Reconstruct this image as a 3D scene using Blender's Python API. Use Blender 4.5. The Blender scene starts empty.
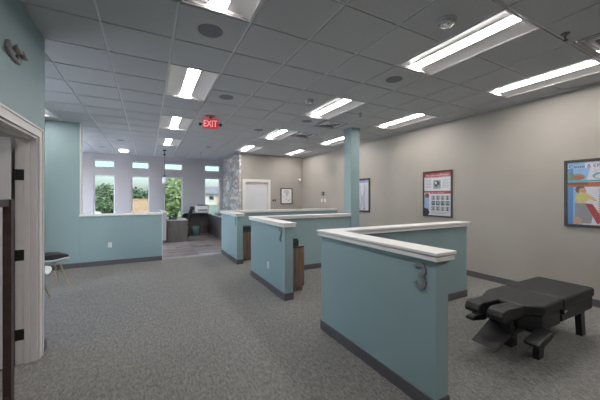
import bpy, bmesh, math, random
from mathutils import Vector, Matrix
random.seed(7)
S = bpy.context.scene
COL = S.collection
PI = math.pi
EYE = 1.54          # camera height
CEIL = 3.13         # ceiling height

# ------------------------------------------------------------------ materials
def nt(name):
    m = bpy.data.materials.new(name); m.use_nodes = True
    t = m.node_tree; b = t.nodes['Principled BSDF']
    return m, t, b

def pm(name, col, rough=.6, metal=0, spec=.5, var=.06, scale=6, bump=0, bscale=80, coat=0):
    """principled surface with a gentle procedural variation of its own colour"""
    m, t, b = nt(name)
    N, L = t.nodes, t.links
    tc = N.new('ShaderNodeTexCoord')
    nz = N.new('ShaderNodeTexNoise'); nz.inputs['Scale'].default_value = scale; nz.inputs['Detail'].default_value = 3
    L.new(tc.outputs['Object'], nz.inputs['Vector'])
    r = N.new('ShaderNodeValToRGB')
    r.color_ramp.elements[0].position = .3; r.color_ramp.elements[1].position = .7
    r.color_ramp.elements[0].color = (*[max(0, c*(1-var)) for c in col], 1)
    r.color_ramp.elements[1].color = (*[min(1, c*(1+var)) for c in col], 1)
    L.new(nz.outputs['Fac'], r.inputs['Fac']); L.new(r.outputs['Color'], b.inputs['Base Color'])
    b.inputs['Roughness'].default_value = rough; b.inputs['Metallic'].default_value = metal
    b.inputs['Specular IOR Level'].default_value = spec
    if coat: b.inputs['Coat Weight'].default_value = coat
    if bump:
        n2 = N.new('ShaderNodeTexNoise'); n2.inputs['Scale'].default_value = bscale; n2.inputs['Detail'].default_value = 4
        L.new(tc.outputs['Object'], n2.inputs['Vector'])
        bp = N.new('ShaderNodeBump'); bp.inputs['Strength'].default_value = bump; bp.inputs['Distance'].default_value = .01
        L.new(n2.outputs['Fac'], bp.inputs['Height']); L.new(bp.outputs['Normal'], b.inputs['Normal'])
    return m

def emit(name, col, strength):
    m, t, b = nt(name)
    b.inputs['Base Color'].default_value = (.8, .8, .8, 1)
    b.inputs['Emission Color'].default_value = (*col, 1)
    b.inputs['Emission Strength'].default_value = strength
    return m

M = {}
M['teal'] = pm('teal_paint', (.255, .352, .370), .55, var=.03, scale=2, bump=.05, bscale=160)
M['greige'] = pm('greige_paint', (.37, .335, .30), .6, var=.03, scale=2, bump=.05, bscale=160)
M['mauve'] = pm('grey_mauve_paint', (.42, .405, .435), .6, var=.03, scale=2)
M['white'] = pm('white_trim_paint', (.74, .71, .68), .42, var=.02)
M['trimgrey'] = pm('greyed_white_paint', (.66, .63, .62), .45, var=.03)
M['cap'] = pm('ledge_paint', (.76, .74, .72), .4, var=.03, scale=9)
M['base'] = pm('vinyl_base', (.10, .094, .102), .45, var=.08)
M['tile'] = pm('ceiling_tile', (.52, .53, .545), .85, var=.05, scale=60, bump=.3, bscale=220)
M['bar'] = pm('ceiling_bar', (.76, .77, .78), .35, var=.02)
M['refl'] = pm('light_reflector', (.68, .66, .66), .3, var=.01)
M['lens'] = emit('light_lens', (1, .975, .95), 20)
M['speaker'] = pm('grille_grey', (.20, .205, .24), .7, var=.1, scale=200)
M['vinyl'] = pm('black_vinyl', (.009, .009, .011), .42, var=.15, scale=30, bump=.12, bscale=220)
M['blackmetal'] = pm('black_metal', (.015, .015, .016), .4, var=.1)
M['steelplate'] = pm('dark_plate', (.05, .047, .05), .45, metal=.3, var=.1)
M['chrome'] = pm('chrome', (.75, .75, .76), .18, metal=1, var=.03)
M['numeral'] = pm('brushed_numeral', (.27, .28, .285), .38, metal=.7, var=.1, scale=40)
M['darkwood'] = pm('dark_brown_wood', (.045, .024, .019), .4, var=.3, scale=14)
M['frame'] = pm('dark_frame', (.055, .045, .040), .4, var=.2, scale=20)
M['shell'] = pm('white_plastic', (.72, .72, .71), .35, var=.02)
M['beech'] = pm('beech_wood', (.38, .26, .16), .5, var=.2, scale=25)
M['cushion'] = pm('black_fabric', (.03, .029, .034), .9, var=.2, scale=60, bump=.3)
M['hinge'] = pm('black_hinge', (.012, .012, .013), .4, var=.1)
M['red'] = emit('exit_red', (.9, .02, .05), .22)
M['red'].node_tree.nodes['Principled BSDF'].inputs['Base Color'].default_value = (.6, .02, .03, 1)
M['exitletter'] = emit('exit_letter', (1, .2, .2), .22)
M['greyplastic'] = pm('grey_plastic', (.30, .28, .275), .45, var=.06)
M['darkplastic'] = pm('dark_plastic', (.03, .03, .034), .4, var=.1)
M['whiteplastic'] = pm('white_plastic_fitting', (.7, .7, .68), .4, var=.02)
M['paper'] = pm('paper', (.72, .72, .72), .5, var=.03, scale=4)
M['desktop'] = pm('pale_desktop', (.50, .49, .50), .35, var=.04)
M['binteal'] = pm('teal_bin_plastic', (.12, .22, .22), .5, var=.05)
M['ball'] = pm('frosted_glass', (.8, .8, .8), .3, var=.02)
M['ink'] = pm('black_ink', (.03, .03, .04), .6, var=.1)
M['winframe'] = pm('white_window_frame', (.72, .73, .76), .4, var=.02)
M['doorpaint'] = pm('door_paint', (.66, .64, .66), .45, var=.02)
M['plaque'] = pm('pale_blue_metal', (.72, .82, .92), .3, metal=.2, var=.1)
M['roomwall'] = pm('side_room_paint', (.40, .38, .375), .6, var=.03)

def wood_mat(name, c1, c2, rough, sx, sy, sz):
    m, t, b = nt(name); N, L = t.nodes, t.links
    tc = N.new('ShaderNodeTexCoord'); mp = N.new('ShaderNodeMapping'); mp.inputs['Scale'].default_value = (sx, sy, sz)
    nz = N.new('ShaderNodeTexNoise'); nz.inputs['Scale'].default_value = 3; nz.inputs['Detail'].default_value = 6
    r = N.new('ShaderNodeValToRGB'); r.color_ramp.elements[0].color = (*c1, 1); r.color_ramp.elements[1].color = (*c2, 1)
    r.color_ramp.elements[0].position = .3; r.color_ramp.elements[1].position = .7
    L.new(tc.outputs['Object'], mp.inputs['Vector']); L.new(mp.outputs['Vector'], nz.inputs['Vector'])
    L.new(nz.outputs['Fac'], r.inputs['Fac']); L.new(r.outputs['Color'], b.inputs['Base Color'])
    b.inputs['Roughness'].default_value = rough
    return m
M['cabwood'] = wood_mat('brown_laminate', (.14, .085, .06), (.27, .18, .13), .45, 14, 14, 1.2)
M['deskwood'] = wood_mat('grey_brown_laminate', (.085, .073, .07), (.15, .132, .126), .45, 12, 12, 1)

def carpet_mat():
    m, t, b = nt('loop_carpet'); N, L = t.nodes, t.links
    tc = N.new('ShaderNodeTexCoord')
    mp = N.new('ShaderNodeMapping'); mp.inputs['Scale'].default_value = (30, 12, 1); mp.inputs['Rotation'].default_value = (0, 0, .05)
    n1 = N.new('ShaderNodeTexNoise'); n1.inputs['Scale'].default_value = 1.6; n1.inputs['Detail'].default_value = 4; n1.inputs['Roughness'].default_value = .75
    n2 = N.new('ShaderNodeTexNoise'); n2.inputs['Scale'].default_value = 110; n2.inputs['Detail'].default_value = 2
    mx = N.new('ShaderNodeMath'); mx.operation = 'ADD'
    ml = N.new('ShaderNodeMath'); ml.operation = 'MULTIPLY'; ml.inputs[1].default_value = .5
    r = N.new('ShaderNodeValToRGB')
    r.color_ramp.elements[0].position = .41; r.color_ramp.elements[0].color = (.125, .12, .112, 1)
    r.color_ramp.elements[1].position = .60; r.color_ramp.elements[1].color = (.285, .275, .26, 1)
    L.new(tc.outputs['Object'], mp.inputs['Vector']); L.new(mp.outputs['Vector'], n1.inputs['Vector'])
    L.new(tc.outputs['Object'], n2.inputs['Vector'])
    L.new(n1.outputs['Fac'], mx.inputs[0]); L.new(n2.outputs['Fac'], mx.inputs[1])
    L.new(mx.outputs[0], ml.inputs[0]); L.new(ml.outputs[0], r.inputs['Fac'])
    L.new(r.outputs['Color'], b.inputs['Base Color'])
    bp = N.new('ShaderNodeBump'); bp.inputs['Strength'].default_value = .5; bp.inputs['Distance'].default_value = .006
    L.new(ml.outputs[0], bp.inputs['Height']); L.new(bp.outputs['Normal'], b.inputs['Normal'])
    b.inputs['Roughness'].default_value = .95; b.inputs['Specular IOR Level'].default_value = .1
    return m
M['carpet'] = carpet_mat()

def plank_mat():
    m, t, b = nt('plank_floor'); N, L = t.nodes, t.links
    tc = N.new('ShaderNodeTexCoord')
    br = N.new('ShaderNodeTexBrick'); br.inputs['Scale'].default_value = 1
    br.inputs['Brick Width'].default_value = 1.2; br.inputs['Row Height'].default_value = .15
    br.inputs['Mortar Size'].default_value = .003; br.offset = .37
    br.inputs['Color1'].default_value = (.23, .195, .19, 1); br.inputs['Color2'].default_value = (.42, .375, .37, 1)
    br.inputs['Mortar'].default_value = (.06, .05, .05, 1)
    mp = N.new('ShaderNodeMapping'); mp.inputs['Scale'].default_value = (3, 40, 1)
    nz = N.new('ShaderNodeTexNoise'); nz.inputs['Scale'].default_value = 1; nz.inputs['Detail'].default_value = 5
    mix = N.new('ShaderNodeMixRGB'); mix.blend_type = 'OVERLAY'; mix.inputs['Fac'].default_value = .55
    L.new(tc.outputs['Object'], br.inputs['Vector']); L.new(tc.outputs['Object'], mp.inputs['Vector'])
    L.new(mp.outputs['Vector'], nz.inputs['Vector'])
    L.new(br.outputs['Color'], mix.inputs['Color1']); L.new(nz.outputs['Fac'], mix.inputs['Color2'])
    L.new(mix.outputs['Color'], b.inputs['Base Color'])
    b.inputs['Roughness'].default_value = .17
    return m
M['plank'] = plank_mat()

def leaf_mat(name, c1, c2):
    m, t, b = nt(name); N, L = t.nodes, t.links
    tc = N.new('ShaderNodeTexCoord'); nz = N.new('ShaderNodeTexNoise'); nz.inputs['Scale'].default_value = 5
    r = N.new('ShaderNodeValToRGB'); r.color_ramp.elements[0].color = (*c1, 1); r.color_ramp.elements[1].color = (*c2, 1)
    r.color_ramp.elements[0].position = .35; r.color_ramp.elements[1].position = .65
    L.new(tc.outputs['Object'], nz.inputs['Vector']); L.new(nz.outputs['Fac'], r.inputs['Fac'])
    L.new(r.outputs['Color'], b.inputs['Base Color']); b.inputs['Roughness'].default_value = .7
    tr = N.new('ShaderNodeBsdfTranslucent'); L.new(r.outputs['Color'], tr.inputs['Color'])
    ms = N.new('ShaderNodeMixShader'); ms.inputs['Fac'].default_value = .4
    L.new(b.outputs['BSDF'], ms.inputs[1]); L.new(tr.outputs['BSDF'], ms.inputs[2])
    L.new(ms.outputs['Shader'], N['Material Output'].inputs['Surface'])
    return m
M['leafdark'] = leaf_mat('leaf_green', (.16, .24, .13), (.42, .50, .33))
M['leaflight'] = leaf_mat('leaf_pale_green', (.25, .34, .14), (.58, .66, .38))
M['leaffar'] = leaf_mat('leaf_far_green', (.10, .17, .10), (.22, .30, .18))
M['grass'] = pm('lawn', (.20, .28, .12), .9, var=.25, scale=2)
M['asphalt'] = pm('asphalt', (.26, .26, .27), .9, var=.1, scale=3)
M['concrete'] = pm('concrete_paving', (.42, .42, .44), .9, var=.08, scale=2)
M['bark'] = pm('bark', (.10, .075, .055), .9, var=.2, scale=20)
M['carpaint'] = pm('white_car_paint', (.75, .76, .78), .25, var=.01)
M['carglass'] = pm('car_glass', (.03, .035, .04), .1, var=.02)
M['rubber'] = pm('rubber', (.02, .02, .02), .8, var=.1)
M['siding'] = pm('pale_siding', (.55, .50, .50), .7, var=.05)
M['roof'] = pm('shingle_roof', (.25, .24, .26), .8, var=.15)

def brick_mat():
    m, t, b = nt('orange_brick'); N, L = t.nodes, t.links
    tc = N.new('ShaderNodeTexCoord'); br = N.new('ShaderNodeTexBrick'); br.inputs['Scale'].default_value = 4
    br.inputs['Color1'].default_value = (.48, .27, .16, 1); br.inputs['Color2'].default_value = (.58, .36, .22, 1)
    br.inputs['Mortar'].default_value = (.5, .45, .4, 1)
    mp = N.new('ShaderNodeMapping'); mp.inputs['Rotation'].default_value = (PI/2, 0, 0)
    L.new(tc.outputs['Object'], mp.inputs['Vector']); L.new(mp.outputs['Vector'], br.inputs['Vector'])
    L.new(br.outputs['Color'], b.inputs['Base Color']); b.inputs['Roughness'].default_value = .85
    return m
M['brick'] = brick_mat()
STONE = [pm('ledge_stone_%s' % n, c, .8, var=.25, scale=12, bump=.5, bscale=30) for n, c in
         (('grey', (.52, .51, .52)), ('tan', (.50, .46, .41)), ('pale', (.68, .68, .69)), ('slate', (.38, .37, .40)))]

def glass_mat(name, tint):
    m, t, b = nt(name); N, L = t.nodes, t.links
    tr = N.new('ShaderNodeBsdfTransparent'); tr.inputs['Color'].default_value = (*tint, 1)
    gl = N.new('ShaderNodeBsdfGlossy'); gl.inputs['Roughness'].default_value = .02
    fr = N.new('ShaderNodeFresnel'); fr.inputs['IOR'].default_value = 1.25
    ms = N.new('ShaderNodeMixShader')
    gm = N.new('ShaderNodeNewGeometry'); iv = N.new('ShaderNodeMath'); iv.operation = 'SUBTRACT'; iv.inputs[0].default_value = 1
    mu = N.new('ShaderNodeMath'); mu.operation = 'MULTIPLY'
    L.new(gm.outputs['Backfacing'], iv.inputs[1]); L.new(iv.outputs[0], mu.inputs[0]); L.new(fr.outputs[0], mu.inputs[1])
    L.new(mu.outputs[0], ms.inputs[0]); L.new(tr.outputs[0], ms.inputs[1]); L.new(gl.outputs[0], ms.inputs[2])
    L.new(ms.outputs[0], N['Material Output'].inputs['Surface'])
    return m
M['clearglass'] = glass_mat('clear_glass', (.95, .98, .98)); M['glass'] = glass_mat('view_dimming_glass', (.33, .355, .36)); M['glazing'] = glass_mat('picture_glazing', (.97, .97, .97))  # window tint put in to dim the bright view outdoors
def flat(name, col, rough=.5):
    return pm(name, col, rough, var=.04, scale=20)

# ------------------------------------------------------------------ mesh helpers
class MB:
    """collects shapes in world (or thing) coordinates and links them as ONE mesh object"""
    def __init__(s): s.bm = bmesh.new(); s.mi = 0
    def _face(s, vs):
        try:
            f = s.bm.faces.new(vs); f.material_index = s.mi; return f
        except ValueError: return None
    def box(s, x0, x1, y0, y1, z0, z1):
        if x0 > x1: x0, x1 = x1, x0
        if y0 > y1: y0, y1 = y1, y0
        if z0 > z1: z0, z1 = z1, z0
        v = [s.bm.verts.new(p) for p in ((x0,y0,z0),(x1,y0,z0),(x1,y1,z0),(x0,y1,z0),(x0,y0,z1),(x1,y0,z1),(x1,y1,z1),(x0,y1,z1))]
        for q in ((3,2,1,0),(4,5,6,7),(0,1,5,4),(1,2,6,5),(2,3,7,6),(3,0,4,7)): s._face([v[i] for i in q])
        return s
    def obox(s, c, sx, sy, sz, mat):
        """oriented box, mat = 3x3/4x4 rotation"""
        b = MB(); b.box(-sx/2, sx/2, -sy/2, sy/2, -sz/2, sz/2)
        s.join(b, Matrix.Translation(c) @ mat.to_4x4()); return s
    def join(s, o, mat=None):
        mp = {}
        for v in o.bm.verts: mp[v] = s.bm.verts.new((mat @ v.co) if mat else v.co)
        for f in o.bm.faces:
            g = s._face([mp[v] for v in f.verts])
            if g: g.material_index = f.material_index if f.material_index else s.mi
        o.bm.free(); return s
    def prism(s, pts, z0, z1, axis='z'):
        """closed outline extruded along an axis; pts 2D counter-clockwise"""
        P = {'z': lambda a, b, c: (a, b, c), 'y': lambda a, b, c: (a, c, b), 'x': lambda a, b, c: (c, a, b)}[axis]
        lo = [s.bm.verts.new(P(a, b, z0)) for a, b in pts]; hi = [s.bm.verts.new(P(a, b, z1)) for a, b in pts]
        n = len(pts)
        s._face(lo[::-1]); s._face(hi)
        for i in range(n): s._face([lo[i], lo[(i+1) % n], hi[(i+1) % n], hi[i]])
        return s
    def tube(s, path, r, n=10, cap=True):
        path = [Vector(p) for p in path]
        rs = r if isinstance(r, (list, tuple)) else [r]*len(path)
        rings = []
        for i, p in enumerate(path):
            d = (path[min(i+1, len(path)-1)] - path[max(i-1, 0)]).normalized()
            up = Vector((0, 0, 1)) if abs(d.z) < .95 else Vector((1, 0, 0))
            a = d.cross(up).normalized(); b = d.cross(a)
            rings.append([s.bm.verts.new(p + rs[i]*(math.cos(2*PI*k/n)*a + math.sin(2*PI*k/n)*b)) for k in range(n)])
        for i in range(len(rings)-1):
            for k in range(n): s._face([rings[i][k], rings[i][(k+1) % n], rings[i+1][(k+1) % n], rings[i+1][k]])
        if cap: s._face(rings[0][::-1]); s._face(rings[-1])
        return s
    def lathe(s, prof, c=(0, 0, 0), n=24):
        """profile of (r, z) revolved about a vertical axis through c"""
        rings = []
        for r, z in prof:
            if r < 1e-5: rings.append([s.bm.verts.new((c[0], c[1], c[2]+z))])
            else: rings.append([s.bm.verts.new((c[0]+r*math.cos(2*PI*k/n), c[1]+r*math.sin(2*PI*k/n), c[2]+z)) for k in range(n)])
        for i in range(len(rings)-1):
            A, B = rings[i], rings[i+1]
            for k in range(n):
                a, b = A[k % len(A)], A[(k+1) % len(A)]; c1, d = B[(k+1) % len(B)], B[k % len(B)]
                vs = []
                for v in (a, b, c1, d):
                    if v not in vs: vs.append(v)
                if len(vs) > 2: s._face(vs)
        return s
    def build(s, name, mats, parent=None, bevel=0, seg=2, smooth=False, loc=None, local=False, sub=0):
        """link as one object; world coordinates are turned into the parent's (unless local)"""
        bmesh.ops.recalc_face_normals(s.bm, faces=s.bm.faces[:])
        me = bpy.data.meshes.new(name)
        off = Vector((0, 0, 0))
        if parent is not None and not local: off = wloc(parent)
        elif parent is None:
            if loc is None:
                xs = [v.co for v in s.bm.verts]
                lo = [min(v[i] for v in xs) for i in range(3)]; hi = [max(v[i] for v in xs) for i in range(3)]
                loc = ((lo[0]+hi[0])/2, (lo[1]+hi[1])/2, lo[2])
            off = Vector(loc)
        if not (local and parent is not None): bmesh.ops.translate(s.bm, verts=s.bm.verts[:], vec=-off)
        s.bm.to_mesh(me); s.bm.free()
        for m in (mats if isinstance(mats, (list, tuple)) else [mats]): me.materials.append(m if not isinstance(m, str) else M[m])
        o = bpy.data.objects.new(name, me); COL.objects.link(o)
        if parent is not None: o.parent = parent
        else: o.location = off
        if bevel:
            b = o.modifiers.new('bevel', 'BEVEL'); b.width = bevel; b.segments = seg; b.limit_method = 'ANGLE'; b.angle_limit = .6
            b.harden_normals = True
            smooth = True
        if sub:
            b = o.modifiers.new('sub', 'SUBSURF'); b.levels = sub; b.render_levels = sub; smooth = True
        if smooth: me.polygons.foreach_set('use_smooth', [True]*len(me.polygons))
        return o

def wloc(o):
    v = Vector(o.location)
    while o.parent: o = o.parent; v += o.location
    return v
def tag(o, label, cat, group=None, kind=None):
    if label: o['label'] = label
    if cat: o['category'] = cat
    if group: o['group'] = group
    if kind: o['kind'] = kind
    return o
def thing(name, label, cat, loc, rz=0, group=None):
    o = bpy.data.objects.new(name, None); COL.objects.link(o); o.empty_display_size = .1
    o.location = loc; o.rotation_euler = (0, 0, rz)
    return tag(o, label, cat, group)
def struct(o): o['kind'] = 'structure'; return o
def copy_tree(o, parent=None):
    c = o.copy(); COL.objects.link(c)
    if parent: c.parent = parent
    for ch in list(o.children): copy_tree(ch, c)
    return c
def text_mesh(txt, size, depth, bold=0.0):
    """lettering as a mesh in its own xy plane, origin at the left of the base line"""
    cu = bpy.data.curves.new('lettering', 'FONT'); cu.body = txt; cu.size = size; cu.extrude = depth; cu.offset = bold
    ob = bpy.data.objects.new('lettering', cu); COL.objects.link(ob)
    dg = bpy.context.evaluated_depsgraph_get(); dg.update()
    me = bpy.data.meshes.new_from_object(ob.evaluated_get(dg))
    bpy.data.objects.remove(ob); bpy.data.curves.remove(cu)
    b = MB(); b.bm.from_mesh(me); bpy.data.meshes.remove(me)
    for f in b.bm.faces: f.material_index = 0
    return b
def holes_wall(name, mat, u0, u1, z0, z1, holes, axis, p0, p1):
    """wall slab with rectangular openings; u runs along x ('x') or y ('y'), thickness p0..p1 on the other axis"""
    us = sorted({u0, u1, *[h[0] for h in holes], *[h[1] for h in holes]}); zs = sorted({z0, z1, *[h[2] for h in holes], *[h[3] for h in holes]})
    b = MB()
    for i in range(len(us)-1):
        for j in range(len(zs)-1):
            cu, cz = (us[i]+us[i+1])/2, (zs[j]+zs[j+1])/2
            if any(h[0] < cu < h[1] and h[2] < cz < h[3] for h in holes): continue
            if axis == 'x': b.box(us[i], us[i+1], p0, p1, zs[j], zs[j+1])
            else: b.box(p0, p1, us[i], us[i+1], zs[j], zs[j+1])
    bmesh.ops.remove_doubles(b.bm, verts=b.bm.verts[:], dist=1e-5)
    # drop the inner faces shared by neighbouring cells
    dup = {}
    for f in b.bm.faces: dup.setdefault(tuple(sorted(v.index for v in f.verts)), []).append(f)
    b.bm.verts.index_update(); dup = {}
    for f in b.bm.faces: dup.setdefault(tuple(sorted(v.index for v in f.verts)), []).append(f)
    bmesh.ops.delete(b.bm, geom=[f for fs in dup.values() if len(fs) > 1 for f in fs], context='FACES')
    return struct(b.build(name, mat))

# ------------------------------------------------------------------ layout numbers
XG = 5.52            # grey poster wall
YB = 10.20           # back grey wall
YW = 12.75           # window wall
XS = 2.92            # stone clad wall face
XL = -.92            # near left wall face
YL = 3.76            # where it ends
XP = 1.783           # face of the numbered partitions
YBK = -3.2           # wall behind the camera
XF = -2.75           # far left wall (hidden)
YH = 7.70            # left half wall face

# floors
b = MB(); b.box(XF-.1, XG+.1, YBK-.1, 7.78, -.1, 0); b.box(XP, XG+.1, 7.78, YB+.1, -.1, 0)
struct(b.build('floor', 'carpet', loc=(0, 0, -.1)))
b = MB(); b.box(-3.1, XP, 7.78, YW+.1, -.1, .001); b.box(XP, XS+.2, YB, YW+.1, -.1, .001); b.box(XP, XS+.2, 7.95, YB, -.09, .0012)
struct(b.build('floor_planks', 'plank', loc=(0, 0, -.1)))

# walls
b = MB(); b.box(XG, XG+.15, YBK, YB+.15, 0, CEIL+.1); wall_right = struct(b.build('wall_right', 'greige'))
b = MB(); b.box(XF-.1, XG+.15, YBK-.15, YBK, 0, CEIL+.1); struct(b.build('wall_behind', 'greige'))
DL, DR, DT = 3.14, 4.05, 2.08
holes_wall('wall_back', 'greige', XS, XG, 0, CEIL+.1, [(DL, DR, -.01, DT)], 'x', YB, YB+.15)
# near left wall with the doorway
D0, D1, DTL = 2.62, 3.545, 2.10
holes_wall('wall_left', 'teal', YBK, YL, 0, CEIL+.1, [(D0, D1, -.01, DTL)], 'y', XL-.15, XL)
ADDED_GLASS_ALCOVE = [(4.6, 5.9)]          # unseen glazing added on the far side to let daylight into the alcove
holes_wall('wall_left_alcove', 'teal', YL, YH, 0, CEIL+.1, [(a, c, .5, 2.95) for a, c in ADDED_GLASS_ALCOVE], 'y', XF-.12, XF)
for k, (a, c) in enumerate(ADDED_GLASS_ALCOVE):
    w = struct(thing('window_%d' % (k+7), None, None, (XF-.06, (a+c)/2, .5))); f = .05
    b = MB(); b.box(XF-.10, XF-.02, a, a+f, .5, 2.95); b.box(XF-.10, XF-.02, c-f, c, .5, 2.95); b.box(XF-.10, XF-.02, a+f, c-f, .5, .5+f); b.box(XF-.10, XF-.02, a+f, c-f, 2.95-f, 2.95)
    fr = b.build('frame', 'winframe', w)
    b = MB(); b.box(XF-.065, XF-.055, a+f, c-f, .5+f, 2.95-f); b.build('pane', 'clearglass', fr)
b = MB(); b.box(XF-.12, -1.30, YH, YH+.14, 0, CEIL+.1); tall = struct(b.build('wall_left_tall', 'teal'))
b = MB(); b.box(-1.30, -1.275, YH-.005, YH+.145, 1.15, CEIL); struct(b.build('trim_1', 'white'))
# side room behind the doorway
b = MB(); b.box(-3.4, -3.3, .6, YL+.0, 0, CEIL+.1); struct(b.build('wall_side_room_far', 'roomwall'))
b = MB(); b.box(-3.3, XL-.15, YL-.12, YL, 0, CEIL+.1); struct(b.build('wall_side_room_end', 'roomwall'))
b = MB(); b.box(-3.3, XL-.15, .6, .7, 0, CEIL+.1); struct(b.build('wall_side_room_near', 'roomwall'))
b = MB(); b.box(-3.3, XF-.1, .6, YL, -.1, 0); struct(b.build('floor_side_room', 'carpet'))
# window wall
WX = [(-1.755, -1.10), (-.565, .05), (.575, 1.27), (2.14, 2.80)]
holes = []
for x0, x1 in WX: holes += [(x0, x1, 2.61, 2.89), (x0, x1, .60, 2.33)]
holes_wall('wall_windows', 'mauve', -3.1, XS+.3, 0, CEIL+.1, holes, 'x', YW, YW+.16)
ADDED_GLASS = [(9.0, 10.4), (10.6, 12.0)]      # unseen glazing added on the hidden side to bring daylight into the reception
holes_wall('wall_left_reception', 'mauve', YH+.14, YW+.1, 0, CEIL+.1, [(a, c, .12, 2.95) for a, c in ADDED_GLASS], 'y', -3.2, -3.1)
for k, (a, c) in enumerate(ADDED_GLASS):
    w = struct(thing('window_%d' % (k+5), None, None, (-3.15, (a+c)/2, .12))); f = .05
    b = MB(); b.box(-3.19, -3.11, a, a+f, .12, 2.95); b.box(-3.19, -3.11, c-f, c, .12, 2.95); b.box(-3.19, -3.11, a+f, c-f, .12, .12+f); b.box(-3.19, -3.11, a+f, c-f, 2.95-f, 2.95)
    fr = b.build('frame', 'winframe', w)
    b = MB(); b.box(-3.155, -3.145, a+f, c-f, .12+f, 2.95-f); b.build('pane', 'clearglass', fr)
# stone wall: stacked ledge stones on a core
b = MB(); b.box(XS+.06, XS+.25, YB+.03, YW, 0, CEIL+.1)
z = 0
while z < CEIL:
    h = random.choice((.06, .08, .10, .13)); h = min(h, CEIL+.04-z); y = YB-.02
    while y < YW-.01:
        w = random.uniform(.14, .42); y2 = min(y+w, YW)
        b.mi = random.randrange(4)
        b.box(XS+random.uniform(-.02, .025), XS+.07, y+.004, y2-.003, z+.004, z+h-.003); y = y2
    z += h
struct(b.build('wall_stone', STONE, bevel=.006, seg=1))

# baseboards
b = MB(); b.box(XG-.012, XG, YBK, 7.80, 0, .105); struct(b.build('baseboard_right', 'base'))
b = MB(); b.box(XF, -1.29, YH-.012, YH, 0, .105); struct(b.build('baseboard_left_tall', 'base'))
b = MB(); b.box(XL, XL+.012, D1+.09, YL+.012, 0, .105); b.box(XL-.15, XL, YL, YL+.012, 0, .105); struct(b.build('baseboard_left', 'base'))
b = MB(); b.box(XS, DL-.09, YB-.012, YB, 0, .105); b.box(DR+.09, XG-.012, YB-.012, YB, 0, .105); struct(b.build('baseboard_back', 'base'))
b = MB(); b.box(1.95, 2.3, YW-.012, YW, 0, .105); struct(b.build('baseboard_windows', 'base'))
# narrow shadow-line moulding where walls meet the ceiling
b = MB(); b.box(XG-.018, XG, YBK, YB, CEIL-.02, CEIL); b.box(XS, XG-.018, YB-.018, YB, CEIL-.02, CEIL)
struct(b.build('trim_2', M['tile']))

# ------------------------------------------------------------------ ceiling grid
T = .6096; GX, GY = -.385, 3.745        # line i at GX+T*i (x), row line j at GY-T*j (y)
lx = lambda i: GX+T*i
ly = lambda j: GY-T*j
FIX = [(1, 2), (1, -2), (1, -6), (1, -10), (5, 2), (5, -2), (5, -6), (5, -10), (8, 2), (8, -2), (8, -6), (8, -10), (-3, -6),
       (1, 6), (5, 6), (8, 6), (-4, 2)]          # troffers two cells long: (column, far row): rows j .. j+2; these last four unseen, added as fill light
cells = {(i, j+k) for i, j in FIX for k in (0, 1)}
VENT = [(7, 4, 'square ceiling air vent near the picture edge above the treatment table'), (6, -3, 'square ceiling air vent just in front of the column'), (6, -5, 'square ceiling air vent behind the second light of the middle row')]
cells |= {(v[0], v[1]) for v in VENT}
b = MB()
g, g2, dz = .0105, .012, .011
for i in range(-6, 10):
    for j in range(-16, 12):
        if (i, j) in cells: continue
        x0, x1 = lx(i), lx(i+1); y0, y1 = ly(j+1), ly(j)
        if x0 > XG+.1: continue
        b.mi = 0
        q = [b.bm.verts.new(p) for p in ((x0+g2, y0+g2, CEIL), (x1-g2, y0+g2, CEIL), (x1-g2, y1-g2, CEIL), (x0+g2, y1-g2, CEIL))]
        w = [b.bm.verts.new(p) for p in ((x0+g, y0+g, CEIL+dz), (x1-g, y0+g, CEIL+dz), (x1-g, y1-g, CEIL+dz), (x0+g, y1-g, CEIL+dz))]
        b._face(q)
        for k in range(4): b._face([q[k], q[(k+1) % 4], w[(k+1) % 4], w[k]])
b.mi = 1
for i in range(-6, 11):
    ys = ly(12)
    b.box(lx(i)-g-.001, lx(i)+g+.001, ly(12), ly(-16), CEIL+dz, CEIL+dz+.02)
mid = {(i, j+1) for i, j in FIX}
for j in range(-16, 13):
    i = -6
    while i < 10:                       # bars run in pieces: none across the middle of a long light
        if (i, j) in mid: i += 1; continue
        k = i
        while k < 10 and (k, j) not in mid: k += 1
        b.box(lx(i), lx(k), ly(j)-g-.001, ly(j)+g+.001, CEIL+dz, CEIL+dz+.02); i = k
ceil = b.build('ceiling', ['tile', 'bar'], loc=(0, 0, CEIL)); struct(ceil)
b = MB(); b.box(-4.2, 6.2, -4, 13.6, CEIL+.16, CEIL+.26); struct(b.build('ceiling_deck', 'tile'))

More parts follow.
